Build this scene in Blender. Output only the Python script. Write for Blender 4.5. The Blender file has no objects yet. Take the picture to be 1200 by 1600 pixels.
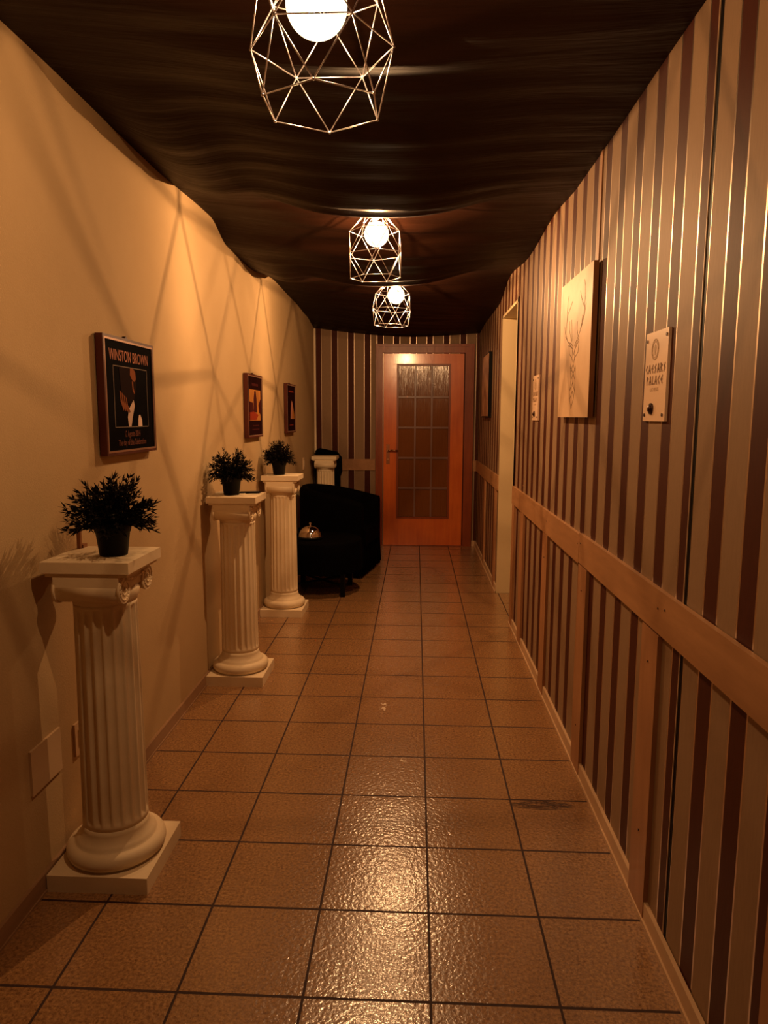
import bpy, bmesh, math, random
from mathutils import Vector, Matrix
random.seed(7)
S = bpy.context.scene
C = S.collection
PI = math.pi

# ------------------------------------------------------------------ camera
cam = bpy.data.cameras.new('camera')
co = bpy.data.objects.new('camera', cam); C.objects.link(co)
cam.sensor_fit = 'VERTICAL'; cam.sensor_height = 24.0
cam.lens = 1108.83 / 1600 * 24.0
cam.clip_start = 0.02
PITCH, YAW, ROLL, EYE = 0.134238, 0.0443342, 0.00400594, 1.48845
fw = Vector((-math.sin(YAW)*math.cos(PITCH), math.cos(YAW)*math.cos(PITCH), -math.sin(PITCH)))
r0 = Vector((math.cos(YAW), math.sin(YAW), 0)); u0 = r0.cross(fw)
rr = r0*math.cos(ROLL) + u0*math.sin(ROLL); uu = -r0*math.sin(ROLL) + u0*math.cos(ROLL)
co.matrix_world = Matrix(((rr.x, uu.x, -fw.x, 0), (rr.y, uu.y, -fw.y, 0), (rr.z, uu.z, -fw.z, EYE), (0, 0, 0, 1)))
S.camera = co

# ------------------------------------------------------------------ world, exposure, lamp strengths
w = bpy.data.worlds.new('world'); S.world = w; w.use_nodes = True
w.node_tree.nodes['Background'].inputs[0].default_value = (0.30, 0.12, 0.05, 1)
w.node_tree.nodes['Background'].inputs[1].default_value = 0.0
S.view_settings.view_transform = 'Standard'
S.view_settings.look = 'None'
S.view_settings.exposure = 0.0
S.view_settings.gamma = 1.0
LAMP_COLOR = (1.0, 0.54, 0.235)
LAMP_WATT = (36, 104, 104)

# ------------------------------------------------------------------ helpers
def mat(name, col, rough=0.6, metal=0.0, spec=0.5, emis=None, estr=0, coat=0):
    m = bpy.data.materials.new(name); m.use_nodes = True
    b = m.node_tree.nodes['Principled BSDF']
    b.inputs['Base Color'].default_value = (*col, 1)
    b.inputs['Roughness'].default_value = rough
    b.inputs['Metallic'].default_value = metal
    b.inputs['Specular IOR Level'].default_value = spec
    if coat: b.inputs['Coat Weight'].default_value = coat; b.inputs['Coat Roughness'].default_value = 0.12
    if emis:
        b.inputs['Emission Color'].default_value = (*emis, 1); b.inputs['Emission Strength'].default_value = estr
    return m

class N:
    """tiny node-graph writer"""
    def __init__(s, m):
        s.t = m.node_tree; s.b = s.t.nodes['Principled BSDF']
    def n(s, typ, **k):
        x = s.t.nodes.new(typ)
        for a, v in k.items(): setattr(x, a, v)
        return x
    def link(s, a, b): s.t.links.new(a, b)
    def m(s, op, a, b=None, c=None, clamp=False):
        x = s.n('ShaderNodeMath', operation=op); x.use_clamp = clamp
        for i, v in enumerate((a, b, c)):
            if v is None: continue
            if isinstance(v, (int, float)): x.inputs[i].default_value = v
            else: s.link(v, x.inputs[i])
        return x.outputs[0]
    def mix(s, f, a, b):
        x = s.n('ShaderNodeMix', data_type='RGBA')
        if isinstance(f, (int, float)): x.inputs[0].default_value = f
        else: s.link(f, x.inputs[0])
        for i, v in ((6, a), (7, b)):
            if isinstance(v, tuple): x.inputs[i].default_value = (*v, 1)
            else: s.link(v, x.inputs[i])
        return x.outputs[2]
    def coord(s, scale=(1, 1, 1), which='Object'):
        t = s.n('ShaderNodeTexCoord'); mp = s.n('ShaderNodeMapping')
        mp.inputs['Scale'].default_value = scale
        s.link(t.outputs[which], mp.inputs[0]); return mp.outputs[0]
    def noise(s, vec, scale, detail=4, rough=0.5):
        x = s.n('ShaderNodeTexNoise'); s.link(vec, x.inputs['Vector'])
        x.inputs['Scale'].default_value = scale; x.inputs['Detail'].default_value = detail
        x.inputs['Roughness'].default_value = rough
        return x.outputs['Fac']
    def ramp(s, f, a, b):
        x = s.n('ShaderNodeMapRange'); s.link(f, x.inputs[0])
        x.inputs[1].default_value = a; x.inputs[2].default_value = b
        return x.outputs[0]
    def bump(s, h, dist=0.01, strength=0.5):
        x = s.n('ShaderNodeBump'); s.link(h, x.inputs['Height'])
        x.inputs['Distance'].default_value = dist; x.inputs['Strength'].default_value = strength
        s.link(x.outputs[0], s.b.inputs['Normal']); return x

class MB:
    def __init__(s): s.bm = bmesh.new()
    def box(s, x0, x1, y0, y1, z0, z1, mi=0):
        v = [s.bm.verts.new(p) for p in ((x0,y0,z0),(x1,y0,z0),(x1,y1,z0),(x0,y1,z0),(x0,y0,z1),(x1,y0,z1),(x1,y1,z1),(x0,y1,z1))]
        for f in ((0,3,2,1),(4,5,6,7),(0,1,5,4),(1,2,6,5),(2,3,7,6),(3,0,4,7)):
            q = s.bm.faces.new([v[i] for i in f]); q.material_index = mi
        return s
    def quad(s, pts, mi=0):
        f = s.bm.faces.new([s.bm.verts.new(p) for p in pts]); f.material_index = mi; return s
    def lathe(s, prof, n=32, cx=0, cy=0, cap=True, fn=None, smooth=True):
        rings = []
        for (r, z) in prof:
            ring = []
            for i in range(n):
                a = 2*PI*i/n
                q = r if fn is None else fn(r, z, a)
                ring.append(s.bm.verts.new((cx+q*math.cos(a), cy+q*math.sin(a), z)))
            rings.append(ring)
        for a, b in zip(rings, rings[1:]):
            for i in range(n):
                f = s.bm.faces.new((a[i], a[(i+1) % n], b[(i+1) % n], b[i])); f.smooth = smooth
        if cap:
            s.bm.faces.new(list(reversed(rings[0]))); s.bm.faces.new(rings[-1])
        return s
    def tube(s, p, q, r, n=8, r2=None, cap=True):
        p, q = Vector(p), Vector(q); d = (q-p)
        if d.length < 1e-9: return s
        d.normalize(); a = d.orthogonal().normalized(); b = d.cross(a)
        r2 = r if r2 is None else r2
        A = [s.bm.verts.new(p+(a*math.cos(2*PI*i/n)+b*math.sin(2*PI*i/n))*r) for i in range(n)]
        B = [s.bm.verts.new(q+(a*math.cos(2*PI*i/n)+b*math.sin(2*PI*i/n))*r2) for i in range(n)]
        for i in range(n):
            f = s.bm.faces.new((A[i], A[(i+1) % n], B[(i+1) % n], B[i])); f.smooth = True
        if cap: s.bm.faces.new(list(reversed(A))); s.bm.faces.new(B)
        return s
    def path(s, pts, r, n=8):
        for a, b in zip(pts, pts[1:]): s.tube(a, b, r, n)
        return s
    def ball(s, c, r, sc=(1, 1, 1), u=16, v=10):
        m = Matrix.Translation(c) @ Matrix.Diagonal((*[r*k for k in sc], 1))
        x = bmesh.ops.create_uvsphere(s.bm, u_segments=u, v_segments=v, radius=1, matrix=m)
        for vv in x['verts']:
            for f in vv.link_faces: f.smooth = True
        return s
    def ribbon(s, pts, w, h=0.0008):
        """thin raised strokes in the local xy plane (z up), pts 2D"""
        for (x0, y0), (x1, y1) in zip(pts, pts[1:]):
            dx, dy = x1-x0, y1-y0; L = math.hypot(dx, dy)
            if L < 1e-6: continue
            nx, ny = -dy/L*w/2, dx/L*w/2; ex, ey = dx/L*w*.3, dy/L*w*.3
            c = [(x0-ex+nx, y0-ey+ny), (x0-ex-nx, y0-ey-ny), (x1+ex-nx, y1+ey-ny), (x1+ex+nx, y1+ey+ny)]
            lo = [s.bm.verts.new((a, b, 0)) for a, b in c]; hi = [s.bm.verts.new((a, b, h)) for a, b in c]
            s.bm.faces.new(hi)
            for i in range(4): s.bm.faces.new((lo[i], lo[(i+1) % 4], hi[(i+1) % 4], hi[i]))
        return s
    def poly(s, pts, h=0.0008, z=0.0):
        lo = [s.bm.verts.new((a, b, z)) for a, b in pts]; hi = [s.bm.verts.new((a, b, z+h)) for a, b in pts]
        s.bm.faces.new(hi)
        n = len(pts)
        for i in range(n): s.bm.faces.new((lo[i], lo[(i+1) % n], hi[(i+1) % n], hi[i]))
        return s
    def build(s, name, m, parent=None, loc=(0, 0, 0), rot=None, bevel=0, seg=2, mw=None):
        if bevel:
            e = [x for x in s.bm.edges if len(x.link_faces) == 2 and x.calc_face_angle(0) > 0.6]
            bmesh.ops.bevel(s.bm, geom=e, offset=bevel, segments=seg, affect='EDGES', profile=0.5)
        bmesh.ops.recalc_face_normals(s.bm, faces=s.bm.faces)
        me = bpy.data.meshes.new(name); s.bm.to_mesh(me); s.bm.free()
        for k in (m if isinstance(m, (list, tuple)) else [m]): me.materials.append(k)
        o = bpy.data.objects.new(name, me); C.objects.link(o)
        if parent: o.parent = parent
        if mw is not None: o.matrix_local = mw
        else:
            o.location = loc
            if rot: o.rotation_euler = rot
        return o

def text_obj(name, txt, size, m, parent, mw, sx=1.0, align='CENTER', ext=0.0006):
    cu = bpy.data.curves.new(name, 'FONT'); cu.body = txt; cu.size = size; cu.align_x = align; cu.extrude = ext
    t = bpy.data.objects.new(name, cu); C.objects.link(t)
    dg = bpy.context.evaluated_depsgraph_get()
    me = bpy.data.meshes.new_from_object(t.evaluated_get(dg)); bpy.data.objects.remove(t)
    me.name = name; me.materials.clear(); me.materials.append(m)
    o = bpy.data.objects.new(name, me); C.objects.link(o); o.parent = parent
    o.matrix_local = mw @ Matrix.Diagonal((sx, 1, 1, 1))
    return o

def empty(name, loc, rz=0.0):
    o = bpy.data.objects.new(name, None); C.objects.link(o); o.location = loc; o.rotation_euler = (0, 0, rz)
    o.empty_display_size = 0.1
    return o
def tag(o, label, cat, group=None):
    o['label'] = label; o['category'] = cat
    if group: o['group'] = group
    return o
def struct(o): o['kind'] = 'structure'; return o
def dup(root, loc, rz=None):
    r = root.copy(); C.objects.link(r); r.location = loc
    if rz is not None: r.rotation_euler = (0, 0, rz)
    for ch in list(root.children):
        c = ch.copy(); C.objects.link(c); c.parent = r
        for g in list(ch.children):
            d = g.copy(); C.objects.link(d); d.parent = c
    return r

# ------------------------------------------------------------------ dimensions
XL, XR, YB, YF = -1.16, 0.70, 8.15, -2.6
OPA, OPB, OPH = 5.08, 5.955, 2.295          # doorway in the right wall

# ------------------------------------------------------------------ materials
M = {}
def plaster():
    m = mat('cream_plaster', (.62, .45, .27), .85, spec=.25); g = N(m)
    c = g.coord(); n1 = g.noise(c, 1.4, 5); n2 = g.noise(c, 190, 3)
    g.link(g.mix(g.ramp(n1, .3, .7), (.46, .315, .160), (.54, .38, .205)), g.b.inputs['Base Color'])
    h = g.m('ADD', g.m('MULTIPLY', n2, .35), g.m('MULTIPLY', g.noise(c, 5, 3), .9))
    g.bump(h, .004, .5); return m
M['plaster'] = plaster()

def striped(name, axis, y0, pitch=.1882, dark=.073, line=.0065, jump=None):
    m = mat(name, (.3, .2, .12), .55, spec=.14); g = N(m)
    t = g.n('ShaderNodeTexCoord'); sp = g.n('ShaderNodeSeparateXYZ'); g.link(t.outputs['Object'], sp.inputs[0])
    y = sp.outputs[axis]
    if jump: y = g.m('ADD', y, g.m('MULTIPLY', g.m('GREATER_THAN', y, jump[0]), jump[1]))
    k = g.m('MULTIPLY', g.m('FRACT', g.m('DIVIDE', g.m('ADD', y, -y0 + 100*pitch), pitch)), pitch)
    isdark = g.m('LESS_THAN', k, dark+line)
    isline = g.m('ADD', g.m('LESS_THAN', k, line), g.m('COMPARE', k, dark+line*1.5, line*.5), clamp=True)
    c = g.coord(); fib = g.noise(g.coord((1, 1, .15)), 160, 3)
    big = g.noise(c, 1.1, 3)
    light = g.mix(fib, (.24, .152, .090), (.32, .208, .125))
    darkc = g.mix(fib, (.050, .011, .005), (.078, .018, .008))
    col = g.mix(isdark, light, darkc)
    col = g.mix(isline, col, (.62, .48, .36))
    g.link(col, g.b.inputs['Base Color'])
    g.link(isline, g.b.inputs['Metallic'])
    g.link(g.m('ADD', g.m('MULTIPLY', isline, -.20), .54), g.b.inputs['Roughness'])
    h = g.m('ADD', g.m('MULTIPLY', fib, .12), g.m('MULTIPLY', big, .6))
    g.bump(h, .003, .4)
    return m
M['stripe_right'] = striped('striped_wallpaper_side', 1, 1.993)
M['stripe_near'] = striped('striped_wallpaper_near_panel', 1, 1.633, .181)
M['stripe_back'] = striped('striped_wallpaper_end', 0, -1.152, .1862, .066, .005, (-.5, .043))

def tiles():
    m = mat('speckled_floor_tile', (.3, .2, .1), .32, spec=.5); g = N(m)
    P, gx, gy = .33, .0523, 1.638
    t = g.n('ShaderNodeTexCoord'); sp = g.n('ShaderNodeSeparateXYZ'); g.link(t.outputs['Object'], sp.inputs[0])
    def edge(o, off):
        u = g.m('DIVIDE', g.m('ADD', o, -off+33), P); f = g.m('FRACT', u)
        return g.m('MULTIPLY', g.m('MINIMUM', f, g.m('SUBTRACT', 1.0, f)), P), g.m('FLOOR', u)
    ex, ix = edge(sp.outputs[0], gx); ey, iy = edge(sp.outputs[1], gy)
    c = g.coord(); wob = g.m('MULTIPLY', g.noise(c, 40, 2), .0018)
    e = g.m('SUBTRACT', g.m('MINIMUM', g.m('ADD', ex, -.0002), g.m('ADD', ey, -.0010)), g.m('ADD', wob, -.0009))
    grout = g.m('LESS_THAN', e, .0034)
    cmb = g.n('ShaderNodeCombineXYZ'); g.link(ix, cmb.inputs[0]); g.link(iy, cmb.inputs[1])
    wn = g.n('ShaderNodeTexWhiteNoise', noise_dimensions='3D'); g.link(cmb.outputs[0], wn.inputs[0])
    fine = g.noise(c, 105, 5, .75); mid = g.noise(c, 24, 5, .7); big = g.noise(c, 3, 3)
    col = g.mix(g.ramp(fine, .36, .62), (.11, .042, .016), (.45, .245, .098))
    col = g.mix(g.m('MULTIPLY', g.ramp(mid, .40, .70), .6), col, (.25, .13, .06))
    col = g.mix(g.m('MULTIPLY', wn.outputs[0], .22), col, (.30, .15, .065))
    # stain smeared across the tile by the right wall
    def blob(cx, cy, rx, ry):
        a = g.m('POWER', g.m('ABSOLUTE', g.m('DIVIDE', g.m('ADD', sp.outputs[0], -cx), rx)), 2.0)
        b = g.m('POWER', g.m('ABSOLUTE', g.m('DIVIDE', g.m('ADD', sp.outputs[1], -cy), ry)), 2.0)
        return g.m('SUBTRACT', 1.0, g.m('ADD', a, b), clamp=True)
    st = g.noise(g.coord((6, 60, 1)), 3, 4, .7)
    stain = g.m('MULTIPLY', g.m('GREATER_THAN', st, .46), g.m('MULTIPLY', blob(.50, 2.592, .13, .035), 3.0, clamp=True))
    col = g.mix(stain, col, (.03, .008, .004))
    wear = g.m('MULTIPLY', g.ramp(g.noise(c, 8, 5, .7), .56, .72), g.m('LESS_THAN', e, .035))
    col = g.mix(g.m('MULTIPLY', wear, .35), col, (.12, .05, .025))
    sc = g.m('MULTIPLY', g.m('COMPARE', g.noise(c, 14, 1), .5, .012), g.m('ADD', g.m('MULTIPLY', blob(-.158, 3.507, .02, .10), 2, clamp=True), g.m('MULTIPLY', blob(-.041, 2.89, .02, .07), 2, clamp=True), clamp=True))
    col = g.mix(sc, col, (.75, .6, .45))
    col = g.mix(grout, col, (.030, .007, .004))
    g.link(col, g.b.inputs['Base Color'])
    g.link(g.m('ADD', g.m('MULTIPLY', grout, .5), g.m('ADD', .20, g.m('MULTIPLY', mid, .12))), g.b.inputs['Roughness'])
    h = g.m('ADD', g.m('MULTIPLY', g.noise(c, 75, 2, .5), .9), g.m('MULTIPLY', grout, -1.6))
    h = g.m('ADD', h, g.m('MULTIPLY', big, 1.2))
    g.link(g.m('MULTIPLY', g.m('SUBTRACT', 1.0, grout), .75), g.b.inputs['Coat Weight']); g.b.inputs['Coat Roughness'].default_value=.14; bb = g.bump(h, .0032, .5); g.link(bb.outputs[0], g.b.inputs['Coat Normal']); return m
M['tiles'] = tiles()

def ply(name, a, b, ax=(1, .12, 1), rough=.5):
    m = mat(name, a, rough); g = N(m)
    c = g.coord(ax); n = g.noise(c, 26, 5, .6); n2 = g.noise(g.coord(), 3, 3)
    col = g.mix(g.ramp(n, .3, .7), a, b)
    col = g.mix(g.m('MULTIPLY', g.ramp(n2, .4, .7), .4), col, tuple(k*.75 for k in a))
    g.link(col, g.b.inputs['Base Color']); g.bump(n, .002, .25); return m
M['ply'] = ply('plywood_board', (.36, .175, .072), (.47, .24, .105))
M['ply_v'] = ply('plywood_upright', (.34, .155, .065), (.44, .215, .095), (1, 1, .12))
M['base_pale'] = ply('pale_skirting', (.55, .36, .21), (.64, .43, .26))
M['base_brown'] = ply('brown_skirting', (.30, .17, .09), (.38, .22, .12))
M['jamb'] = mat('cream_painted_jamb', (.66, .52, .30), .5)
M['door'] = ply('orange_veneer', (.70, .125, .012), (.84, .19, .024), (1, 1, .10), .3)
M['door'].node_tree.nodes['Principled BSDF'].inputs['Coat Weight'].default_value = 1.0
M['door'].node_tree.nodes['Principled BSDF'].inputs['Coat Roughness'].default_value = .15
M['casing'] = ply('red_brown_casing', (.24, .042, .009), (.33, .068, .016), (1, 1, .12), .36)
M['bars'] = mat('grey_brown_bars', (.24, .13, .11), .3)
M['brass'] = mat('worn_brass', (.62, .36, .20), .3, 1.0)
M['dark_brass'] = mat('dark_brass', (.30, .12, .06), .4, .9)
def pane():
    m = mat('amber_textured_glass', (.20, .058, .010), .14, spec=1.0); g = N(m)
    n = g.noise(g.coord((9, 1, .35)), 9, 3, .55); n2 = g.noise(g.coord(), 90, 3)
    g.bump(g.m('ADD', n, g.m('MULTIPLY', n2, .05)), .006, .6); return m
M['pane'] = pane()
def cloth_ceiling():
    m = mat('dark_satin_cloth', (.016, .0055, .0026), .5, spec=.09); g = N(m)
    n = g.noise(g.coord((.5, 4.5, 1)), 2.2, 4, .6); n2 = g.noise(g.coord((1.2, 9, 1)), 4, 3, .6)
    g.link(g.m('ADD', .42, g.m('MULTIPLY', n2, .22)), g.b.inputs['Roughness'])
    g.bump(g.m('ADD', n, g.m('MULTIPLY', n2, .05)), .03, .3); return m
M['cloth_ceiling'] = cloth_ceiling()
def stone():
    m = mat('cast_plaster', (.80, .66, .45), .6, spec=.35); g = N(m)
    c = g.coord(); n = g.noise(c, 60, 3); b = g.noise(c, 5, 4)
    g.link(g.mix(g.ramp(b, .35, .7), (.74, .59, .385), (.84, .70, .49)), g.b.inputs['Base Color'])
    g.bump(n, .001, .3); return m
M['stone'] = stone()
M['black_plastic'] = mat('black_plastic', (.0025, .002, .0025), .5, spec=.12)
M['leaf'] = mat('dark_leaf', (.0065, .004, .003), .6, spec=.1)
M['soil'] = mat('dark_soil', (.02, .012, .008), .9)
M['black_fabric'] = mat('black_fabric', (.0012, .0009, .001), .8, spec=.03)
M['black_wood'] = mat('black_lacquer', (.0015, .001, .001), .5, spec=.1)
M['chrome'] = mat('polished_silver', (.82, .72, .66), .08, 1.0)
M['wire'] = mat('pale_copper_wire', (.92, .90, .95), .34, 1.0)
M['frame'] = mat('dark_red_frame', (.085, .018, .010), .45, spec=.3)
M['frame_edge'] = mat('rose_metal_bead', (.55, .33, .24), .3, .6)
M['poster_black'] = mat('poster_black', (.0022, .001, .0012), .8, spec=.02)
M['poster_brown'] = mat('poster_dark_plum', (.016, .003, .003), .8, spec=.03)
M['print_rose'] = mat('print_rose', (.52, .22, .15), .8, spec=.03)
M['print_dim'] = mat('print_dim_rose', (.20, .075, .055), .8, spec=.03)
M['print_grey'] = mat('print_grey', (.26, .20, .16), .8, spec=.03)
M['print_white'] = mat('print_cream', (.75, .55, .45), .8, spec=.03)
M['print_skin'] = mat('print_skin', (.26, .085, .035), .8, spec=.03)
M['print_skin_dark'] = mat('print_skin_dark', (.014, .0035, .002), .8, spec=.03)
M['print_orange'] = mat('print_orange', (.42, .17, .04), .8, spec=.03)
M['print_red'] = mat('print_red', (.26, .035, .015), .8, spec=.03)
M['print_plum'] = mat('print_plum', (.06, .012, .012), .8, spec=.03)
M['screw'] = mat('dark_screw', (.05, .02, .015), .4, .8)
M['plaque'] = mat('pale_plaque', (.82, .58, .40), .35)
M['ink'] = mat('brown_engraving', (.22, .10, .035), .7)
M['ink_pale'] = mat('pale_engraving', (.50, .33, .19), .7)
M['canvas'] = ply('pale_birch_panel', (.74, .48, .27), (.80, .55, .33), (1, .5, .5))
M['canvas_side'] = mat('brown_panel_edge', (.30, .12, .04), .6)
M['paper'] = mat('cream_paper', (.82, .70, .50), .7)
M['socket'] = mat('ivory_plate', (.60, .42, .25), .5)

# ------------------------------------------------------------------ structure
b = MB(); b.quad([(XL-.02, YF, 0), (XR+.9, YF, 0), (XR+.9, YB+.02, 0), (XL-.02, YB+.02, 0)])
struct(b.build('floor', M['tiles']))
b = MB(); b.box(XL-.12, XL, YF, YB+.1, 0, 2.8); struct(b.build('wall_left', M['plaster']))
b = MB(); b.box(XL-.12, XR+.12, YB, YB+.1, 0, 2.8); struct(b.build('wall_back', M['stripe_back']))
b = MB(); b.box(XL-.12, XR+.12, YF-.1, YF, 0, 2.8); struct(b.build('wall_front', M['stripe_back']))  # unseen wall behind the camera, striped dark and set back to dim bounce light
b = MB()
b.box(XR, XR+.12, 1.838, OPA, 0, 2.8, 0); b.box(XR, XR+.12, OPB, YB+.1, 0, 2.8, 0)
b.box(XR, XR+.12, OPA, OPB, OPH, 2.8, 0)
b.box(XR+.003, XR+.12, YF, 1.818, 0, 2.8, 1)
b.box(XR+.0025, XR+.12, 1.818, 1.8345, 0, 2.8, 2); b.box(XR, XR+.12, 1.8345, 1.838, 0, 2.8, 3)  # black strip puts the shade of the seam gap into colour
struct(b.build('wall_right', [M['stripe_right'], M['stripe_near'], M['black_wood'], M['base_pale']]))
# room beyond the doorway: side walls and a blank end
b = MB()
b.box(XR+.12, XR+.9, OPA-.08, OPA+.0, 0, 2.8); b.box(XR+.12, XR+.9, OPB, OPB+.08, 0, 2.8)
b.box(XR+.9, XR+.98, OPA-.08, OPB+.08, 0, 2.8); b.box(XR+.12, XR+.9, OPA, OPB, OPH, OPH+.1)
struct(b.build('wall_side_passage', M['plaster']))
# lining of the doorway
b = MB()
b.box(XR-.006, XR+.13, OPB-.02, OPB, 0, OPH); b.box(XR-.006, XR+.13, OPA, OPA+.02, 0, OPH)
b.box(XR-.006, XR+.13, OPA, OPB, OPH-.02, OPH)
struct(b.build('trim_1', M['jamb'], bevel=.002))
b = MB(); b.box(XR-.006, XR+.004, OPA-.028, OPA-.004, 0, OPH+.01)
struct(b.build('trim_2', M['black_wood']))
# edge strip in the far left corner
b = MB(); b.box(XL, XL+.02, YB-.02, YB, 0, 2.46); struct(b.build('trim_3', M['paper']))

# ceiling: sagging dark cloth stapled along both walls
def lerp_tab(t, y):
    for (a, va), (c, vc) in zip(t, t[1:]):
        if y <= c:
            k = max(0, (y-a)/(c-a)); k = k*k*(3-2*k); return va+(vc-va)*k
    return t[-1][1]
TL = [(-2.6, 2.57), (1.0, 2.55), (2.3, 2.572), (3.2, 2.566), (4.1, 2.592), (4.45, 2.51), (4.95, 2.498), (5.9, 2.575), (6.8, 2.56), (7.6, 2.53), (8.2, 2.47)]
TR = [(-2.6, 2.50), (1.9, 2.502), (2.8, 2.492), (3.3, 2.49), (3.85, 2.517), (4.65, 2.484), (5.55, 2.543), (6.3, 2.435), (7.5, 2.437), (8.2, 2.41)]
def lip(y, y0, amp, run):
    d = y-y0
    if d < 0: return -amp*math.exp(d/run)
    return -amp*math.exp(-d/.025) + .055*math.exp(-((d-.25)/.22)**2)
def ceil_z(x, y):
    t = (x-XL)/(XR-XL); e = lerp_tab(TL, y)*(1-t)+lerp_tab(TR, y)*t
    bow = math.sin(PI*min(max(t, 0), 1))
    cen = math.exp(-((x+.2)/.50)**4)
    sag = -.045*bow*(1+.3*math.sin(y*1.7))
    z = e + sag + bow*cen*(lip(y, 3.47, .085, .8)+lip(y, 5.05, .072, .55)+lip(y, 1.35, .015, .8))
    z += bow*(.006*math.sin(y*11+x*1.5)+.004*math.sin(y*23+x*3)+.004*math.sin(y*37-x*2))
    z += .010*bow**.5*math.sin(y*5.3+1)*(1-cen)
    win = math.exp(-((y-3.0)/.55)**4)+.8*math.exp(-((y-5.1)/.5)**4)
    z -= .062*win*math.exp(-((x-XL-.24)/.17)**2)*(1-math.exp(-((x-XL)/.07)**2))
    if y > 6.5: z -= bow*.010*(y-6.5)/1.6
    return z
b = MB(); nx, ny = 44, 620; G = []
for j in range(ny+1):
    y = YF+(YB+.02-YF)*j/ny
    G.append([b.bm.verts.new((XL-.01+(XR-XL+.02)*i/nx, y, ceil_z(XL+(XR-XL)*i/nx, y))) for i in range(nx+1)])
for j in range(ny):
    for i in range(nx):
        f = b.bm.faces.new((G[j][i], G[j+1][i], G[j+1][i+1], G[j][i+1])); f.smooth = True
b.box(XL-.12, XR+.98, YF-.1, YB+.1, 2.8, 2.9)
struct(b.build('ceiling', M['cloth_ceiling']))

# skirtings
b = MB(); b.box(XL, XL+.012, YF, YB, 0, .062); b.box(XL, XL+.016, YF, YB, 0, .008)
struct(b.build('baseboard_left', M['base_brown'], bevel=.002))
b = MB(); b.box(XR-.012, XR, YF, OPA-.03, 0, .062); b.box(XR-.012, XR, OPB, YB, 0, .062)
b.box(XR-.018, XR, YF, OPA-.03, 0, .012); b.box(XR-.018, XR, OPB, YB, 0, .012)
struct(b.build('baseboard_right', M['base_pale'], bevel=.002))
b = MB(); b.box(XL+.012, -.465, YB-.012, YB, 0, .062); b.box(.65, XR-.012, YB-.012, YB, 0, .062)
struct(b.build('baseboard_back', M['base_pale'], bevel=.002))

# plywood dado: rail boards and uprights
k = 1
def trim(b, m, bev=.0015):
    global k
    k += 1
    struct(b.build('trim_%d' % (k+2), m, bevel=bev))
RZ0, RZ1 = .885, 1.008
b = MB(); b.box(XR-.015, XR, YF, 2.958, RZ0, RZ1); trim(b, M['ply'])
b = MB(); b.box(XR-.015, XR, 2.962, OPA-.03, RZ0-.006, RZ1-.006); trim(b, M['ply'])
b = MB(); b.box(XR-.015, XR, OPB+.004, YB-.015, RZ0-.012, RZ1-.012); trim(b, M['ply'])
b = MB(); b.box(XL+.014, -.465, YB-.015, YB, .870, .998); trim(b, M['ply'])
b = MB(); b.box(.65, XR-.015, YB-.015, YB, .868, .990); trim(b, M['ply'])
for y0 in (.30, 1.145, 1.965, 2.815, 3.665, 4.50, 4.93, 6.10, 7.05):
    wdt = .14 if y0 < 4.9 else .10
    b = MB(); b.box(XR-.014, XR, y0, y0+wdt, 0.001, RZ0-.008 if y0 < 6 else RZ0-.014); trim(b, M['ply_v'])
# small screws in the boards
b = MB()
for y, z in ((1.92, .965), (1.975, .955), (2.93, .97), (2.985, .96), (3.63, .96), (3.69, .95), (2.035, .78), (2.035, .25), (2.885, .78), (2.885, .2), (3.735, .75)):
    b.tube((XR-.0165, y, z), (XR-.013, y, z), .0032, 10)
trim(b, M['screw'], 0)
# narrow lath above the stag panel
b = MB(); b.box(XR-.005, XR, 2.872, 2.905, 2.09, 2.49); trim(b, M['ply_v'])

# ------------------------------------------------------------------ end door
DY = YB
d = empty('door_1', (.085, DY, 0)); struct(d)
X0, X1 = -.46-.085, .645-.085; LX0, LX1 = -.368-.085, .533-.085; LZ = 2.183
b = MB()
for (a, c) in ((X0, LX0-.012), (LX1+.012, X1)):
    b.box(a, c, -.03, 0, 0, 2.29)
b.box(LX0-.012, LX1+.012, -.03, 0, LZ+.012, 2.29)
b.build('door_casing', M['casing'], d, bevel=.006)
b = MB()
for (a, c) in ((X0, X0+.028), (X1-.028, X1)):
    b.box(a, c, -.040, -.03, 0, 2.29)
b.box(X0+.028, X1-.028, -.040, -.03, 2.262, 2.29)
b.build('casing_moulding', M['casing'], d, bevel=.004)
# leaf with a cut-out for the panes
GX0, GX1, GZ0, GZ1 = -.222-.085, .386-.085, .318, 2.072
b = MB()
b.box(LX0, GX0, -.026, -.001, .008, LZ); b.box(GX1, LX1, -.026, -.001, .008, LZ)
b.box(GX0, GX1, -.026, -.001, GZ1, LZ); b.box(GX0, GX1, -.026, -.001, .008, GZ0)
leaf = b.build('door_leaf', M['door'], d)
b = MB()
fr = .022
b.box(GX0, GX0+fr, -.032, -.020, GZ0, GZ1); b.box(GX1-fr, GX1, -.032, -.020, GZ0, GZ1)
b.box(GX0+fr, GX1-fr, -.032, -.020, GZ1-fr, GZ1); b.box(GX0+fr, GX1-fr, -.032, -.020, GZ0, GZ0+fr)
b.build('glazing_bead', M['casing'], d, bevel=.003)
b = MB()
xs = [GX0+fr+(GX1-GX0-2*fr)*i/3 for i in (1, 2)]
zs = [1.703, 1.361, 1.016, .670]
for x in xs: b.box(x-.009, x+.009, -.030, -.012, GZ0+fr, GZ1-fr)
for z in zs: b.box(GX0+fr, GX1-fr, -.031, -.012, z-.010, z+.010)
b.build('glazing_bars', M['bars'], d, bevel=.002)
xe = [GX0+fr]+xs+[GX1-fr]; ze = [GZ0+fr]+zs[::-1]+[GZ1-fr]
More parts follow.
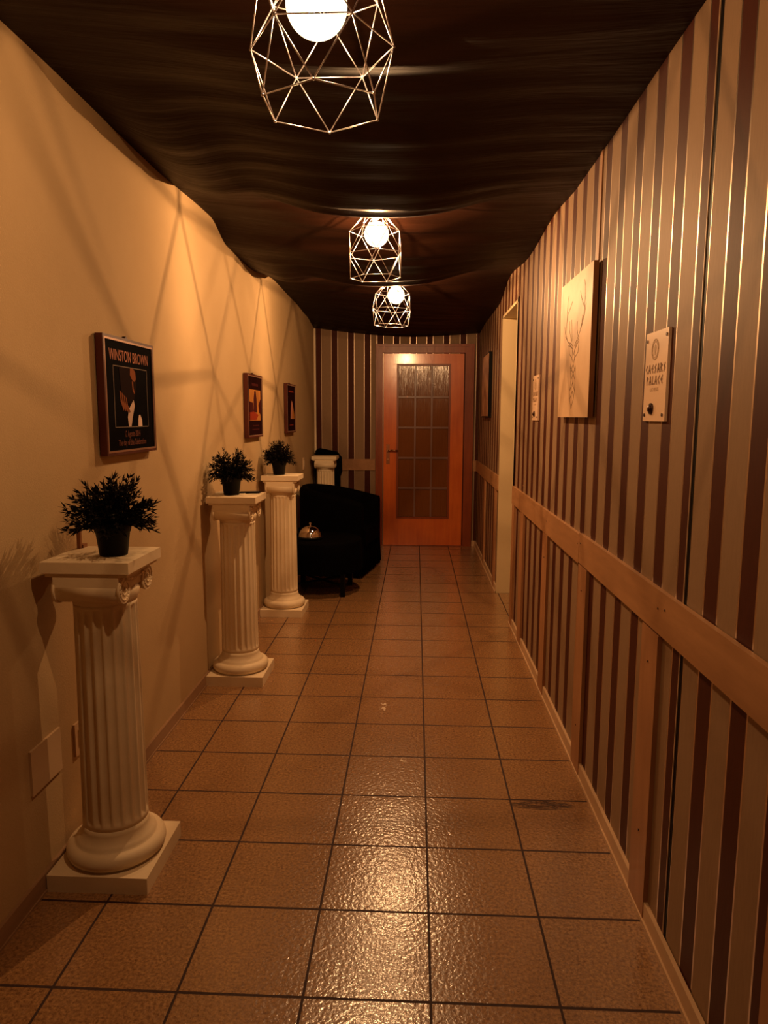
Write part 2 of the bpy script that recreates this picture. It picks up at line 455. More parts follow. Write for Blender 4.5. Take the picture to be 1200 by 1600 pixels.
for i in range(3):
    for j in range(5):
        b = MB(); b.box(xe[i]+.002, xe[i+1]-.002, -.011, -.006, ze[j]+.002, ze[j+1]-.002)
        b.build('glass_pane', M['pane'], d)
b = MB(); b.box(-.338-.085, -.298-.085, -.031, -.026, .945, 1.17)
hp = b.build('handle_plate', M['dark_brass'], d, bevel=.003)
b = MB(); b.tube((-.318-.085, -.031, 1.10), (-.318-.085, -.068, 1.10), .010, 12)
b.path([(-.318-.085, -.066, 1.10), (-.28-.085, -.070, 1.103), (-.205-.085, -.066, 1.10)], .009, 12)
b.tube((-.318-.085, -.031, 1.0), (-.318-.085, -.036, 1.0), .008, 12)
b.build('door_handle', M['brass'], d)
b = MB(); b.box(LX0-.01, LX1+.01, -.045, 0, 0, .008); b.build('threshold', M['casing'], d)

# ------------------------------------------------------------------ plaster columns
def column():
    t = empty('plaster_column', (0, 0, 0))
    b = MB(); b.box(-.16, .16, -.16, .16, 0, .055); b.build('plinth', M['stone'], t, bevel=.004)
    prof = [(.150, .055)]
    for i in range(1, 12):
        a = -PI/2+PI*i/12; prof.append((.132+.025*math.cos(a), .083+.027*math.sin(a)))
    prof += [(.132, .110), (.128, .112), (.126, .118), (.118, .126), (.108, .138), (.1045, .152), (.1035, .168)]
    b = MB(); b.lathe(prof, 64); b.build('base_moulding', M['stone'], t)
    def flute(r, z, a):
        ph = (a*20/(2*PI)) % 1.0
        k = max(0.0, 1-((ph-.5)/.40)**2)**.5 if abs(ph-.5) < .40 else 0
        zz = 1.0
        if z < .215: zz = max(0, min(1, (z-.185)/.03))**.5
        if z > .875: zz = max(0, min(1, (.895-z)/.02))**.5
        return r-.0080*k*zz
    zz = [.168, .180, .185, .190, .198, .207, .215]+[.215+.66*i/6 for i in range(1, 7)]+[.882, .889, .895, .905]
    b = MB(); b.lathe([(.103-.007*(z-.168)/.737, z) for z in zz], 240, fn=flute); b.build('fluted_shaft', M['stone'], t)
    # capital: echinus, two scroll rolls lying across, channel between, scroll ends
    b = MB(); b.lathe([(.096, .905), (.099, .915), (.104, .925), (.106, .940), (.100, .955)], 48)
    b.box(-.098, .098, -.088, .088, .955, 1.006)
    for s in (-1, 1):
        n = 40; cy, cz, r = s*.092, .962, .043
        for (x0, x1, ra) in ((-.100, .100, .040), (-.104, -.095, .043), (.095, .104, .043)):
            b.tube((x0, cy, cz), (x1, cy, cz), ra, n)
        b.box(-.100, .100, cy-.038, cy+.038, cz, 1.006)
    cap = b.build('capital', M['stone'], t, bevel=.0015, seg=1)
    b = MB()
    for s in (-1, 1):
        for sx in (-1, 1):
            pts = []
            for i in range(0, 40):
                a = i*.36; r = .040*(1-i/44)
                pts.append((sx*.104, s*(.092-r*math.sin(a)*-1), .962+r*math.cos(a)))
            b.path(pts, .0030, 6)
            b.ball((sx*.104, s*.092, .962), .005, u=10, v=6)
        pts = [(s*.108, -.088+.176*i/8, .995-.012*math.sin(PI*i/8)) for i in range(9)]
        b.path(pts, .004, 6)
    b.build('scroll', M['stone'], t)
    b = MB(); b.box(-.135, .135, -.135, .135, 1.018, 1.052); b.box(-.125, .125, -.125, .125, 1.006, 1.018)
    b.build('top_slab', M['stone'], t, bevel=.004)
    return t
col0 = column()
cols = [(-.985, 2.165, 0), (-.993, 3.887, 0), (-.993, 5.255, 0), (-.995, 7.80, 0)]
labs = ['cream fluted plaster column nearest the viewer, carrying the largest potted plant',
        'cream fluted plaster column second from the front, with plant, paper and pen on top',
        'cream fluted plaster column directly left of the black armchair and table, with a plant',
        'cream fluted plaster column in the far left corner, bare on top']
for i, (p, l) in enumerate(zip(cols, labs)):
    c = col0 if i == 0 else dup(col0, p)
    c.location = p; tag(c, l, 'column', 'fluted plaster columns along the left wall')

# ------------------------------------------------------------------ potted plants
def plant(seed, spread, up, name='potted_plant'):
    rnd = random.Random(seed)
    t = empty(name, (0, 0, 0))
    prof = [(.041, 0), (.0425, .003), (.0515, .074), (.0545, .075), (.0575, .099), (.0585, .102), (.0545, .102), (.052, .088)]
    b = MB(); b.lathe(prof, 40); b.build('pot', M['black_plastic'], t)
    b = MB(); b.lathe([(.0515, .084), (.03, .090), (.004, .091)], 24); b.build('soil', M['soil'], t)
    st = MB(); lf = MB()
    def leafq(p, d, L, w):
        d = d.normalized(); side = d.cross(Vector((rnd.uniform(-1, 1), rnd.uniform(-1, 1), rnd.uniform(-1, 1)))).normalized()
        nrm = side.cross(d)
        q = [p, p+d*L*.35+side*w*.5+nrm*w*.12, p+d*L, p+d*L*.35-side*w*.5+nrm*w*.12, p+d*L*.4-nrm*w*.1]
        v = [lf.bm.verts.new(x) for x in q]
        for f in ((0, 1, 4), (1, 2, 4), (2, 3, 4), (3, 0, 4)): lf.bm.faces.new([v[i] for i in f])
    for s in range(170):
        az = rnd.uniform(0, 2*PI); el = math.acos(rnd.uniform(-.15, 1))
        d = Vector((math.sin(el)*math.cos(az), math.sin(el)*math.sin(az), math.cos(el)))
        base = Vector((rnd.uniform(-.028, .028), rnd.uniform(-.028, .028), .088))
        L = rnd.uniform(.75, 1.05)
        end = Vector((0, 0, .095))+Vector((d.x*spread, d.y*spread, d.z*up))*L
        midp = base.lerp(end, .5)+Vector((0, 0, .018))
        pts = []
        for i in range(9):
            u = i/8; pts.append(base*(1-u)**2+midp*2*u*(1-u)+end*u*u)
        st.path(pts, .0010, 4)
        for i in range(2, 9):
            dd = (pts[i]-pts[i-1]).normalized()
            o = dd.orthogonal().normalized(); o2 = dd.cross(o)
            for h in range(2):
                a = rnd.uniform(0, 2*PI)
                leafq(pts[i]-dd*rnd.uniform(0, .008), dd*.8+(o*math.cos(a)+o2*math.sin(a))*.65, rnd.uniform(.019, .029), rnd.uniform(.006, .009))
        leafq(pts[-1], pts[-1]-pts[-2], .024, .006)
    st.build('stem', M['leaf'], t); lf.build('foliage', M['leaf'], t)
    return t
grp = 'potted plants on the columns'
t = plant(3, .135, .155); t.location = (-.948, 2.16, 1.052)
tag(t, 'bushy dark plant in a black pot on the nearest column', 'plant', grp)
t = plant(11, .120, .155); t.location = (-1.022, 3.885, 1.052); t.rotation_euler = (0, 0, 1.0)
tag(t, 'dark plant in a black pot on the second column, in front of the paper', 'plant', grp)
t = plant(29, .118, .145); t.location = (-1.020, 5.26, 1.052); t.rotation_euler = (0, 0, 2.2)
tag(t, 'small dark plant in a black pot on the column left of the armchair', 'plant', grp)

# things on the columns
b = MB(); b.box(-.085, .085, -.055, .055, 0, .004)
o = b.build('paper_sheet', M['paper'], None, (-1.04, 3.965, 1.052)); tag(o, 'cream paper lying on the second column behind its plant pot', 'paper')
b = MB(); b.tube((0, 0, .007), (.10, .035, .007), .0065, 10); b.tube((.10, .035, .007), (.112, .039, .007), .0065, 10, .002); b.tube((-.012, -.004, .007), (0, 0, .007), .0045, 10)
o = b.build('pen', M['black_plastic'], None, (-.985, 3.93, 1.052)); tag(o, 'black pen lying on the second column beside the paper', 'pen')
o = empty('wooden_stand', (-1.105, 2.262, 1.052)); tag(o, 'small brown wooden stand behind the plant pot on the nearest column', 'stand')
b = MB(); b.box(-.006, .006, -.010, .002, 0, .078); b.build('upright', M['canvas_side'], o, bevel=.001)
b = MB(); b.box(-.006, .010, .002, .030, 0, .012); b.build('foot', M['canvas_side'], o, bevel=.001)

# ------------------------------------------------------------------ pendant lamps
def globe_mat():
    m = bpy.data.materials.new('lit_glass_globe'); m.use_nodes = True; t = m.node_tree; t.nodes.clear()
    o = t.nodes.new('ShaderNodeOutputMaterial'); mx = t.nodes.new('ShaderNodeMixShader'); tr = t.nodes.new('ShaderNodeBsdfTransparent')
    e = t.nodes.new('ShaderNodeEmission'); e.inputs[0].default_value = (1, .72, .38, 1); e.inputs[1].default_value = 9.0
    mx.inputs[0].default_value = .30
    t.links.new(tr.outputs[0], mx.inputs[1]); t.links.new(e.outputs[0], mx.inputs[2]); t.links.new(mx.outputs[0], o.inputs[0])
    return m
M['globe'] = globe_mat()
def fil():
    m = bpy.data.materials.new('glowing_filament'); m.use_nodes = True; t = m.node_tree; t.nodes.clear()
    o = t.nodes.new('ShaderNodeOutputMaterial'); e = t.nodes.new('ShaderNodeEmission')
    e.inputs[0].default_value = (1, .75, .4, 1); e.inputs[1].default_value = 60
    t.links.new(e.outputs[0], o.inputs[0]); return m
M['filament'] = fil()
def lamp(loc, rz, tilt, watt, label, bulb=(0, 0, .082)):
    """origin at the middle ring of the cage"""
    x, y, z = loc
    top = ceil_z(x, y)-z+.01
    t = empty('pendant_lamp', loc); t.rotation_euler = (tilt[0], tilt[1], rz)
    tag(t, label, 'lamp', 'wire cage pendant lamps')
    def ring(r, zz, off): return [Vector((r*math.cos(off+i*PI/3), r*math.sin(off+i*PI/3), zz)) for i in range(6)]
    lo = ring(.126, -.113, PI/6); mi = ring(.145, 0, 0); up = ring(.126, .113, PI/6); ti = ring(.045, .200, 0)
    b = MB(); R_ = .0014
    for rg in (lo, mi, up, ti):
        for i in range(6): b.tube(rg[i], rg[(i+1) % 6], R_, 8)
        for v in rg: b.ball(v, .0030, u=8, v=6)
    for i in range(6):
        b.tube(lo[i], mi[i], R_, 8); b.tube(lo[i], mi[(i+1) % 6], R_, 8)
        b.tube(up[i], mi[i], R_, 8); b.tube(up[i], mi[(i+1) % 6], R_, 8)
        b.tube(up[i], ti[i], R_, 8); b.tube(up[i], ti[(i+1) % 6], R_, 8)
    for i in range(0, 6, 2): b.tube(ti[i], (0, 0, .200), R_, 8)
    b.build('wire_cage', M['wire'], t)
    bx, by, bz = bulb
    b = MB(); b.lathe([(.017, 0), (.020, .004), (.020, .045), (.012, .055)], 24); b.build('socket', M['wire'], t, (bx*.5, by*.5, bz+.068))
    b = MB(); b.tube((bx*.5, by*.5, bz+.12), (0, 0, max(top, .21)), .004, 10); b.build('cord', M['black_plastic'], t)
    b = MB(); b.lathe([(.045, -.012), (.048, 0), (.02, .012)], 32); b.build('ceiling_rose', M['wire'], t, (0, 0, max(top, .22)-.006))
    b = MB(); b.ball((0, 0, 0), .0615, u=40, v=24)
    gl = b.build('bulb', M['globe'], t, (bx, by, bz))
    b = MB()
    for i in range(6):
        a = i*PI/3; b.tube((.006*math.cos(a), .006*math.sin(a), .022), (.016*math.cos(a), .016*math.sin(a), -.02), .0015, 6)
    b.tube((0, 0, .06), (0, 0, .022), .005, 10)
    f = b.build('filament', M['filament'], gl)
    L = bpy.data.lights.new('bulb_light', 'POINT'); L.energy = watt; L.color = LAMP_COLOR; L.shadow_soft_size = .005
    lo_ = bpy.data.objects.new('bulb_light', L); C.objects.link(lo_); lo_.parent = gl; lo_.location = (0, 0, -.005)
    return t
lamp((-.197, 1.533, 2.222), 0.0, (0, 0), LAMP_WATT[0], 'rose wire cage pendant lamp nearest the viewer, cut by the top edge', (-.010, 0, .080))
lamp((-.215, 3.705, 2.293), PI/6+.10, (0, -.03), LAMP_WATT[1], 'wire cage pendant lamp between the nearest and the farthest one', (.012, 0, .100))
lamp((-.186, 5.331, 2.259), PI/6-.16, (.02, .03), LAMP_WATT[2], 'wire cage pendant lamp farthest away, in front of the wooden door', (.030, 0, .105))

# ------------------------------------------------------------------ framed posters (left wall)
def poster(y0, y1, z0, z1, label):
    t = empty('framed_poster', (XL, (y0+y1)/2, z0)); tag(t, label, 'poster', 'framed posters on the left wall')
    W, H = y1-y0, z1-z0
    # local 2D plane: u along +Y (left to right as seen), v up, n towards +X
    mw = Matrix(((0, 0, 1, .028), (1, 0, 0, 0), (0, 1, 0, 0), (0, 0, 0, 1)))
    b = MB(); f = .010
    b.box(0.004, .032, -W/2, -W/2+f, 0, H); b.box(.004, .032, W/2-f, W/2, 0, H)
    b.box(.004, .032, -W/2+f, W/2-f, 0, f); b.box(.004, .032, -W/2+f, W/2-f, H-f, H)
    b.build('frame', M['frame'], t, bevel=.003)
    b = MB(); g = .007; a = W/2-f
    b.box(.028, .0325, -a, -a+g, f, H-f); b.box(.028, .0325, a-g, a, f, H-f)
    b.box(.028, .0325, -a+g, a-g, f, f+g); b.box(.028, .0325, -a+g, a-g, H-f-g, H-f)
    b.build('bead', M['frame_edge'], t)
    b = MB(); b.tube((.004, 0, H+.004), (.018, 0, H+.004), .009, 12); b.build('hook', M['screw'], t)
    return t, W, H, mw
def sheet(t, W, H, m):
    b = MB(); f = .010; b.box(.004, .0275, -W/2+f, W/2-f, f, H-f); return b.build('print', m, t)
T = lambda mw, u, v, n=0: mw @ Matrix.Translation((u, v, n))
# 1
t, W, H, mw = poster(2.56, 3.055, 1.338, 1.782, 'black framed poster reading WINSTON BROWN above the nearest column')
pr = sheet(t, W, H, M['poster_black'])
text_obj('title', 'WINSTON BROWN', .060, M['print_rose'], t, T(mw, 0.0, H*.80), .72)
text_obj('date', '12 Agosto 2014', .034, M['print_dim'], t, T(mw, 0.0, H*.150), .72)
text_obj('caption', 'The day of the Celebration', .034, M['print_dim'], t, T(mw, 0.0, H*.075), .74)
bx0, bx1, bz0, bz1 = -.160, .170, H*.235, H*.755
b = MB(); b.ribbon([(bx0, bz0), (bx1, bz0), (bx1, bz1), (bx0, bz1), (bx0, bz0)], .003)
b.build('border', M['print_grey'], t, mw=T(mw, 0, 0, 0))
P = lambda u, v: (bx0+(bx1-bx0)*u, bz0+(bz1-bz0)*v)
PP = lambda l: [P(*q) for q in l]
b = MB(); b.poly(PP([(.16, .98), (.30, 1.0), (.56, 1.0), (.64, .94), (.66, .80), (.64, .66), (.60, .55), (.56, .45), (.44, .40), (.30, .42), (.20, .60)]), .0005)
b.build('portrait_head', M['print_skin_dark'], t, mw=mw)
b = MB(); b.poly(PP([(.48, .99), (.56, 1.0), (.63, .94), (.645, .82), (.60, .77), (.53, .80), (.47, .88)]), .0009)
b.poly(PP([(.52, .77), (.555, .78), (.56, .66), (.60, .58), (.575, .56), (.53, .64)]), .0009)
b.build('portrait_face', M['print_skin'], t, mw=mw)
b = MB()
for k_ in range(4):
    q = .10+k_*.055
    b.poly(PP([(q+.05, .60-.03*k_), (q+.075, .60-.04*k_), (q+.10, .46-.03*k_), (q+.17, .32-.02*k_), (q+.15, .27-.01*k_), (q+.07, .42-.02*k_)]), .0009+.0002*k_)
b.build('portrait_hand', M['print_skin'], t, mw=mw)
b = MB(); b.poly(PP([(.40, .30), (.55, .46), (.58, .36), (.50, .16), (.45, 0), (.38, 0), (.36, .16)]), .0007)
b.build('portrait_shirt', M['print_white'], t, mw=mw)
b = MB(); b.poly(PP([(.70, .20), (.74, .21), (.79, .13), (.80, 0), (.67, 0), (.68, .12)]), .0007)
b.build('portrait_sleeve', M['print_white'], t, mw=mw)
# 2
t, W, H, mw = poster(4.77, 5.23, 1.337, 1.772, 'dark framed poster with an orange picture, middle of the left wall posters')
sheet(t, W, H, M['poster_brown'])
b = MB(); b.poly([(-.17, H*.27), (.17, H*.27), (.17, H*.76), (-.17, H*.76)], .0006); b.build('picture', M['print_orange'], t, mw=mw)
b = MB(); b.poly([(-.05, H*.40), (.05, H*.40), (.045, H*.62), (.02, H*.74), (-.02, H*.74), (-.045, H*.62)], .0012)
b.poly([(-.17, H*.30), (-.05, H*.40), (-.06, H*.55), (-.17, H*.57)], .0012)
b.poly([(.17, H*.36), (.12, H*.40), (.10, H*.52), (.17, H*.62)], .0012); b.build('dark_figure', M['print_plum'], t, mw=mw)
b = MB(); b.poly([(-.17, H*.28), (.03, H*.28), (.10, H*.36), (-.05, H*.41), (-.17, H*.40)], .0018); b.build('red_patch', M['print_red'], t, mw=mw)
b = MB(); b.poly([(-.09, H*.82), (.10, H*.82), (.10, H*.86), (-.09, H*.86)], .0006)
b.build('faint_title', M['print_plum'], t, mw=mw)
b = MB(); b.poly([(-.08, H*.18), (.10, H*.18), (.10, H*.195), (-.08, H*.195)], .0006); b.build('faint_line', M['print_plum'], t, mw=mw)
b = MB(); b.poly([(-.10, H*.12), (.12, H*.12), (.12, H*.135), (-.10, H*.135)], .0006)
b.build('faint_line', M['print_plum'], t, mw=mw)
# 3
t, W, H, mw = poster(6.24, 6.68, 1.337, 1.772, 'dark plum framed poster with a pale standing figure, above the black chair')
sheet(t, W, H, M['poster_brown'])
b = MB(); b.poly([(-.04, H*.28), (.10, H*.28), (.11, H*.48), (.06, H*.62), (.02, H*.66), (-.02, H*.50)], .0008); b.build('pale_figure', M['print_rose'], t, mw=mw)
b = MB(); b.poly([(.03, H*.28), (.15, H*.28), (.15, H*.36), (.10, H*.50), (.04, H*.44)], .0014); b.build('orange_patch', M['print_orange'], t, mw=mw)
b = MB(); b.poly([(-.12, H*.83), (.12, H*.83), (.12, H*.86), (-.12, H*.86)], .0006); b.build('faint_title', M['print_red'], t, mw=mw)
b = MB(); b.poly([(-.10, H*.15), (.10, H*.15), (.10, H*.165), (-.10, H*.165)], .0006)
b.build('faint_line', M['print_red'], t, mw=mw)

# ------------------------------------------------------------------ left wall plates
def plate(y0, y1, z0, z1, name, label, cat, rocker=True):
    t = empty(name, (XL, (y0+y1)/2, (z0+z1)/2)); tag(t, label, cat)
    w_, h_ = (y1-y0)/2, (z1-z0)/2
    b = MB(); b.box(0, .008, -w_, w_, -h_, h_); b.build('cover', M['socket'], t, bevel=.002)
    if rocker:
        b = MB(); b.box(.008, .0105, -w_*.5, w_*.5, -h_*.55, h_*.55); b.build('rocker', M['paper'], t, bevel=.001)
    return t
plate(1.975, 2.155, .335, .478, 'junction_cover', 'square ivory junction box cover low on the left wall by the nearest column', 'cover', False)
plate(2.25, 2.335, .325, .440, 'wall_socket', 'small ivory wall plate just behind the nearest column shaft', 'socket')
plate(7.25, 7.33, .94, 1.06, 'light_switch', 'small ivory light switch on the left wall beside the far corner column', 'switch')

# ------------------------------------------------------------------ stag panel and plaques (right wall)
def rplane(xf, yc, z0):   # local u runs -Y (left to right as seen), v up, n towards -X
    return Matrix(((0, 0, -1, 0), (-1, 0, 0, 0), (0, 1, 0, 0), (0, 0, 0, 1)))
FX = .672
y0, y1, z0, z1 = 2.845, 3.435, 1.487, 2.082
t = empty('stag_panel', (XR, (y0+y1)/2, z0)); tag(t, 'pale wooden panel with a line drawing of an antlered stag head', 'wall art')
W, H = y1-y0, z1-z0
b = MB(); b.box(FX-XR, FX-XR+.020, -W/2, W/2, 0, H); b.build('panel', M['canvas'], t, bevel=.001)
for z_ in (.04, H-.07):
    b = MB(); b.box(FX-XR+.020, 0, -W/2+.05, W/2-.05, z_, z_+.03); b.build('batten', M['canvas_side'], t)
for s in (-1, 1):
    b = MB(); b.box(FX-XR+.0005, FX-XR+.0205, s*W/2-(.0008 if s > 0 else .0012), s*W/2+(.0012 if s > 0 else .0008), 0, H)
    b.build('edge_banding', M['canvas_side'], t)
STAG = [[(3.092, 1.783), (3.141, 1.8), (3.202, 1.811), (3.259, 1.853), (3.24, 1.883), (3.224, 1.932), (3.18, 1.95), (3.137, 1.973)], [(3.24, 1.883), (3.238, 1.944), (3.233, 1.983), (3.214, 2.009)], [(3.259, 1.853), (3.277, 1.883)], [(3.13, 1.807), (3.174, 1.856), (3.182, 1.896)], [(3.119, 1.81), (3.13, 1.87), (3.14, 1.898)], [(3.069, 1.784), (3.009, 1.813), (2.953, 1.848), (2.91, 1.888), (2.888, 1.93)], [(2.916, 1.921), (2.904, 1.963), (2.911, 2.0), (2.929, 2.026)], [(2.927, 1.927), (2.974, 1.966), (2.994, 1.994)], [(3.01, 1.818), (3.031, 1.848), (3.032, 1.877)], [(2.953, 1.848), (2.941, 1.892)], [(2.973, 1.842), (2.92, 1.89), (2.907, 1.924)], [(3.102, 1.775), (3.189, 1.808), (3.256, 1.84)], [(3.057, 1.778), (2.988, 1.811)], [(3.187, 1.797), (3.156, 1.755), (3.106, 1.736), (3.102, 1.775), (3.187, 1.797)], [(2.986, 1.799), (2.998, 1.751), (3.06, 1.732), (3.056, 1.77), (2.986, 1.799)], [(3.106, 1.736), (3.134, 1.699), (3.112, 1.643), (3.128, 1.599), (3.121, 1.564), (3.091, 1.524)], [(3.06, 1.732), (3.035, 1.692), (3.032, 1.639), (3.036, 1.596), (3.052, 1.562), (3.091, 1.524)], [(3.134, 1.699), (3.071, 1.67), (3.035, 1.692)], [(3.112, 1.643), (3.071, 1.67), (3.032, 1.639)], [(3.128, 1.599), (3.076, 1.632), (3.036, 1.596)], [(3.106, 1.736), (3.078, 1.71), (3.06, 1.732)], [(3.078, 1.71), (3.119, 1.683)], [(3.078, 1.71), (3.039, 1.678)], [(3.102, 1.775), (3.085, 1.744), (3.056, 1.77)], [(3.121, 1.564), (3.074, 1.597), (3.052, 1.562)], [(3.096, 1.618), (3.084, 1.529)], [(3.071, 1.67), (3.073, 1.617)]]
b = MB(); yc = (y0+y1)/2
for l in STAG: b.ribbon([(-(y*1.0197-yc), 1.488+(z-1.488)*1.0197-z0) for y, z in l], .0036, .0006)
b.build('stag_drawing', M['ink'], t, mw=Matrix(((0, 0, -1, FX-XR), (-1, 0, 0, 0), (0, 1, 0, 0), (0, 0, 0, 1))))

# narrow panel by the door
y0, y1, z0, z1 = 6.73, 7.36, 1.48, 2.085
t = empty('wall_picture', (XR, (y0+y1)/2, z0)); tag(t, 'black edged orange brown picture on the right wall beside the wooden door', 'picture')
W, H = y1-y0, z1-z0
b = MB(); b.box(-.032, 0, -W/2, W/2, 0, H); b.build('frame', M['black_wood'], t, bevel=.001)
m = mat('orange_brown_print', (.4, .16, .06), .5); g = N(m)
n = g.noise(g.coord((1, 1.5, 1)), 6, 4); g.link(g.mix(g.ramp(n, .35, .65), (.22, .07, .03), (.62, .33, .17)), g.b.inputs['Base Color'])
b = MB(); b.box(-.0345, -.032, -W/2+.012, W/2-.012, .012, H-.012); b.build('print', m, t)

# plaques
STROKES = {  # angular classical lettering, unit box
 'C': [[(.75, .98), (.18, .55), (.70, .02)]],
 'A': [[(.08, 0), (.50, 1)], [(.50, 1), (.86, 0)], [(.26, .34), (.74, .34)]],
 'E': [[(.72, .98), (.22, .52), (.70, .02)], [(.24, .52), (.72, .52)]],
 'S': [[(.68, 1), (.30, .66), (.66, .40), (.28, 0)]],
 'R': [[(.22, 0), (.22, 1), (.72, .78), (.24, .50), (.80, 0)]],
 'P': [[(.24, 0), (.24, 1), (.74, .78), (.26, .50)]],
 'L': [[(.28, 1), (.24, .06), (.78, .02)]]}
def word(b, s, u0, u1, v, h, wd):
    n = len(s); st = (u1-u0)/n
    for i, ch in enumerate(s):
        for l in STROKES[ch]: b.ribbon([(u0+st*(i+.86*x+.05), v+h*y) for x, y in l], wd, .0007)
def plaque(yc, z0, label, tilt=0):
    W, H = .19, .258
    t = empty('wall_plaque', (XR, yc, z0)); t.rotation_euler = (tilt, 0, 0)
    tag(t, label, 'plaque', 'engraved plaques on the right wall')
    b = MB(); b.box(-.008, 0, -W/2, W/2, 0, H); b.build('plate', M['plaque'], t, bevel=.0008)
    mw = Matrix(((0, 0, -1, -.008), (-1, 0, 0, 0), (0, 1, 0, 0), (0, 0, 0, 1)))
    b = MB()
    word(b, 'CAESARS', -W*.47, W*.47, H*.545, H*.085, .0052); word(b, 'PALACE', -W*.41, W*.37, H*.415, H*.085, .0052)
    b.build('lettering', M['ink'], t, mw=mw)
    text_obj('small_lettering', 'LAS VEGAS', .015, M['ink_pale'], t, T(mw, -W*.02, H*.335), 1.0)
    b = MB(); cu, cv = -W*.06, H*.80
    for rx, ry, w_ in ((.029, .029, .0032), (.022, .022, .0014)):
        b.ribbon([(cu+rx*math.cos(a*PI/16), cv+ry*math.sin(a*PI/16)) for a in range(33)], w_, .0006)
    b.poly([(cu-.008, cv-.004), (cu, cv-.017), (cu+.008, cv-.004), (cu+.009, cv+.006), (cu+.003, cv+.015), (cu-.004, cv+.014), (cu-.009, cv+.006)], .0007)
    for a in range(12):
        q = a*PI/6; b.ribbon([(cu+.022*math.cos(q), cv+.022*math.sin(q)), (cu+.029*math.cos(q+.2), cv+.029*math.sin(q+.2))], .002, .0007)
    b.build('emblem', M['ink_pale'], t, mw=mw)
    for u, v in ((-.43, .91), (.43, .93), (-.42, .07), (.40, .07)):
        b = MB(); b.tube((-.0105, -u*W, v*H), (-.008, -u*W, v*H), .0048, 14); b.build('screw', M['screw'], t)
    b = MB(); b.tube((-.013, W*.10, H*.14), (-.008, W*.10, H*.14), .0165, 24); b.ball((-.013, W*.10, H*.14), .012, (.6, 1, 1))
    b.build('button', M['screw'], t)
    return t
plaque(2.127, 1.477, 'pale plaque reading CAESARS PALACE, right of the stag panel, nearest the viewer')
plaque(4.215, 1.468, 'pale plaque between the doorway and the stag panel on the striped wall')

# ------------------------------------------------------------------ tub armchair
def armchair():
    t = empty('armchair', (-.775, 6.80, 0), -.19)
    tag(t, 'black tub armchair against the left wall behind the small round table', 'armchair')
    # shell plan: U open towards +x ; param s in [0,1] from front of near arm round the back to front of far arm
    def plan(s, off):
        a0 = .36-off; L1 = .34; arc = PI*a0; tot = 2*L1+arc; q = s*tot
        if q < L1: return Vector((.36-q, -a0, 0))
        if q < L1+arc:
            a = (q-L1)/a0; return Vector((.02-a0*math.sin(a), -a0*math.cos(a), 0))
        return Vector((.02+(q-L1-arc), a0, 0))
    def top(s):
        e = abs(s-.5)*2
        return .84-.13*e**1.6
    b = MB(); n = 56; th = .09; prof = []
    rows = []
    for i in range(n+1):
        s = i/n; o = plan(s, 0); inn = plan(s, th); h = top(s); row = []
        mid = (o+inn)/2; nrm = (o-inn)/2
        fl = 1+.035*math.sin(s*70)
        row.append(mid+nrm*1.06*fl+Vector((0, 0, .035)))
        row.append(mid+nrm*1.03+Vector((0, 0, .25)))
        row.append(mid+nrm+Vector((0, 0, h-.06)))
        for k2 in range(1, 6):
            a = PI*k2/6; row.append(mid+nrm*math.cos(a)+Vector((0, 0, h-.06+.05*math.sin(a))))
        row.append(mid-nrm+Vector((0, 0, h-.06))); row.append(mid-nrm+Vector((0, 0, .30)))
        rows.append([b.bm.verts.new(p) for p in row])
    for a, c in zip(rows, rows[1:]):
        for i in range(len(a)-1):
            f = b.bm.faces.new((a[i], c[i], c[i+1], a[i+1])); f.smooth = True
    b.bm.faces.new(rows[0]); b.bm.faces.new(list(reversed(rows[-1])))
    b.build('backrest', M['black_fabric'], t)
    b = MB(); b.box(-.28, .38, -.275, .275, .30, .44); b.build('seat_cushion', M['black_fabric'], t, bevel=.04, seg=4)
    # skirt with a scalloped hem at the front
    b = MB(); V0 = []; V1 = []
    for i in range(41):
        y = -.36+.72*i/40
        V0.append(b.bm.verts.new((.365+.012*math.sin(i*1.9), y, .028+.010*math.sin(i*1.3)))); V1.append(b.bm.verts.new((.355, y, .36)))
    for i in range(40):
        f = b.bm.faces.new((V0[i], V0[i+1], V1[i+1], V1[i])); f.smooth = True
    sk = b.build('skirt', M['black_fabric'], t)
    md = sk.modifiers.new('s', 'SOLIDIFY'); md.thickness = .01; md.offset = -1
    for x, y in ((.30, -.30), (.30, .30), (-.22, -.22), (-.22, .22)):
        b = MB(); b.tube((x, y, 0), (x, y, .10), .015, 12, .022); b.tube((x, y, .10), (x, y, .31), .022, 12); b.build('leg', M['black_wood'], t)
    return t
armchair()

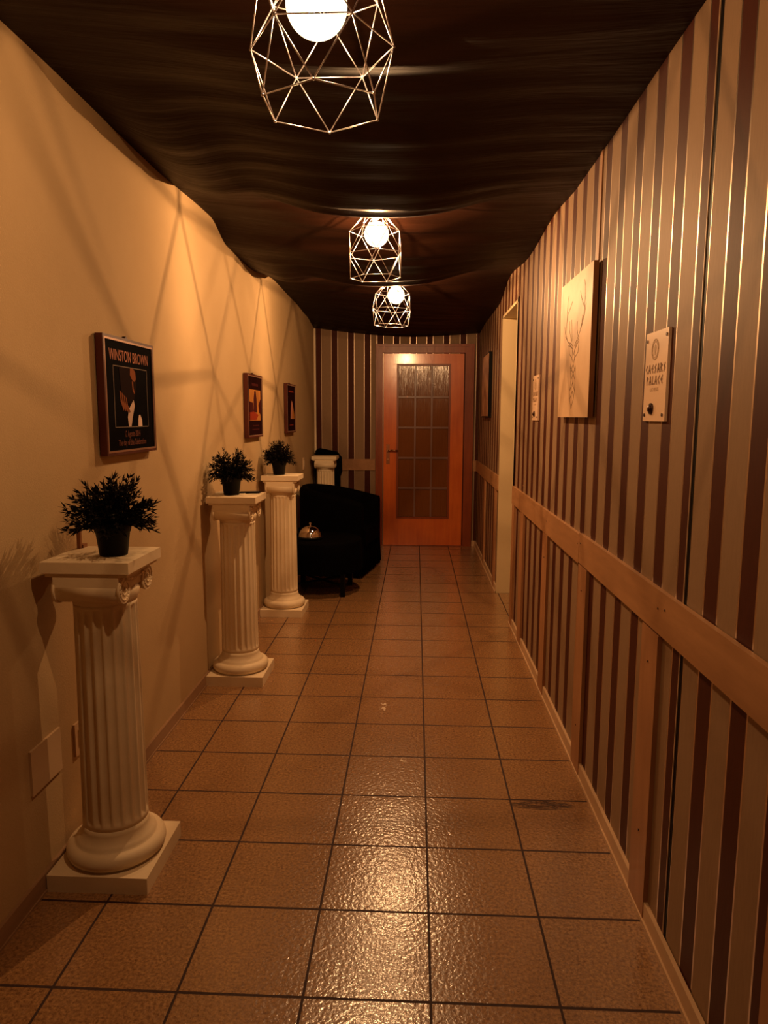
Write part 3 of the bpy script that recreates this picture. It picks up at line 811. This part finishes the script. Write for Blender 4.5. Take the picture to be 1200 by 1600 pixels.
# ------------------------------------------------------------------ round side table with cloth, and the silver bell
tb = empty('side_table', (-.795, 5.955, 0)); tag(tb, 'low round black table with a black cloth in front of the armchair', 'table')
TRr = .335
b = MB(); b.lathe([(TRr-.01, .425), (TRr, .430), (TRr, .448), (TRr-.004, .452), (.01, .452)], 64); b.build('tabletop', M['black_wood'], tb)
b = MB()
def wav(r, z, a): return r*(1+(.012*math.sin(a*17)+.008*math.sin(a*29))*(.41-z)/.2)
b.lathe([(TRr+.012, .200), (TRr+.012, .26), (TRr+.008, .36), (TRr+.004, .445), (TRr-.004, .456), (.01, .456)], 160, cap=False, fn=wav)
b.build('cloth_cover', M['black_fabric'], tb)
for i in range(4):
    a = math.radians(-48+90*i); x, y = .30*math.cos(a), .30*math.sin(a)
    b = MB(); b.box(x-.020, x+.020, y-.020, y+.020, 0, .43); b.build('leg', M['black_wood'], tb, bevel=.002)
b = MB()
for i in range(2):
    a = math.radians(-48+90*i); b.tube((.30*math.cos(a), .30*math.sin(a), .09), (-.30*math.cos(a), -.30*math.sin(a), .09), .010, 8)
b.build('stretcher', M['black_wood'], tb)
bl = empty('serving_bell', (-.885, 5.90, .456)); bl.scale = (1.15, 1.15, 1.15); tag(bl, 'shiny silver domed bell on the low black table', 'bell')
b = MB(); prof = [(.086, .020)]
for i in range(0, 13):
    a = PI/2*i/12; prof.append((.083*math.cos(a)+.001, .022+.075*math.sin(a)))
b.lathe(prof, 48); b.build('dome', M['chrome'], bl)
b = MB(); b.tube((0, 0, .095), (0, 0, .108), .005, 12); b.ball((0, 0, .114), .009); b.build('plunger', M['chrome'], bl)
b = MB(); b.lathe([(.088, 0), (.094, .006), (.092, .018), (.080, .021)], 48); b.build('base', M['black_plastic'], bl)

# tall black upright shape behind the last column, of no clear identity
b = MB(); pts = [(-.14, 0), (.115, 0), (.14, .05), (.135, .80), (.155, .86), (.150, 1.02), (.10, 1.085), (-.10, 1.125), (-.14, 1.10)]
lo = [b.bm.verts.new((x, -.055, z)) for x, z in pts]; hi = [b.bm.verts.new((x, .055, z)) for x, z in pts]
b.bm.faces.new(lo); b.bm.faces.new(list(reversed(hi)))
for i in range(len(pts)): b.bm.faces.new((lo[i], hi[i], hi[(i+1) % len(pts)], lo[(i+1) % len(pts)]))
o = b.build('upright_shape', M['black_fabric'], None, (-.995, 8.055, 0), bevel=.018, seg=3)
tag(o, 'tall black upright shape behind the rearmost column in the corner', 'bag')
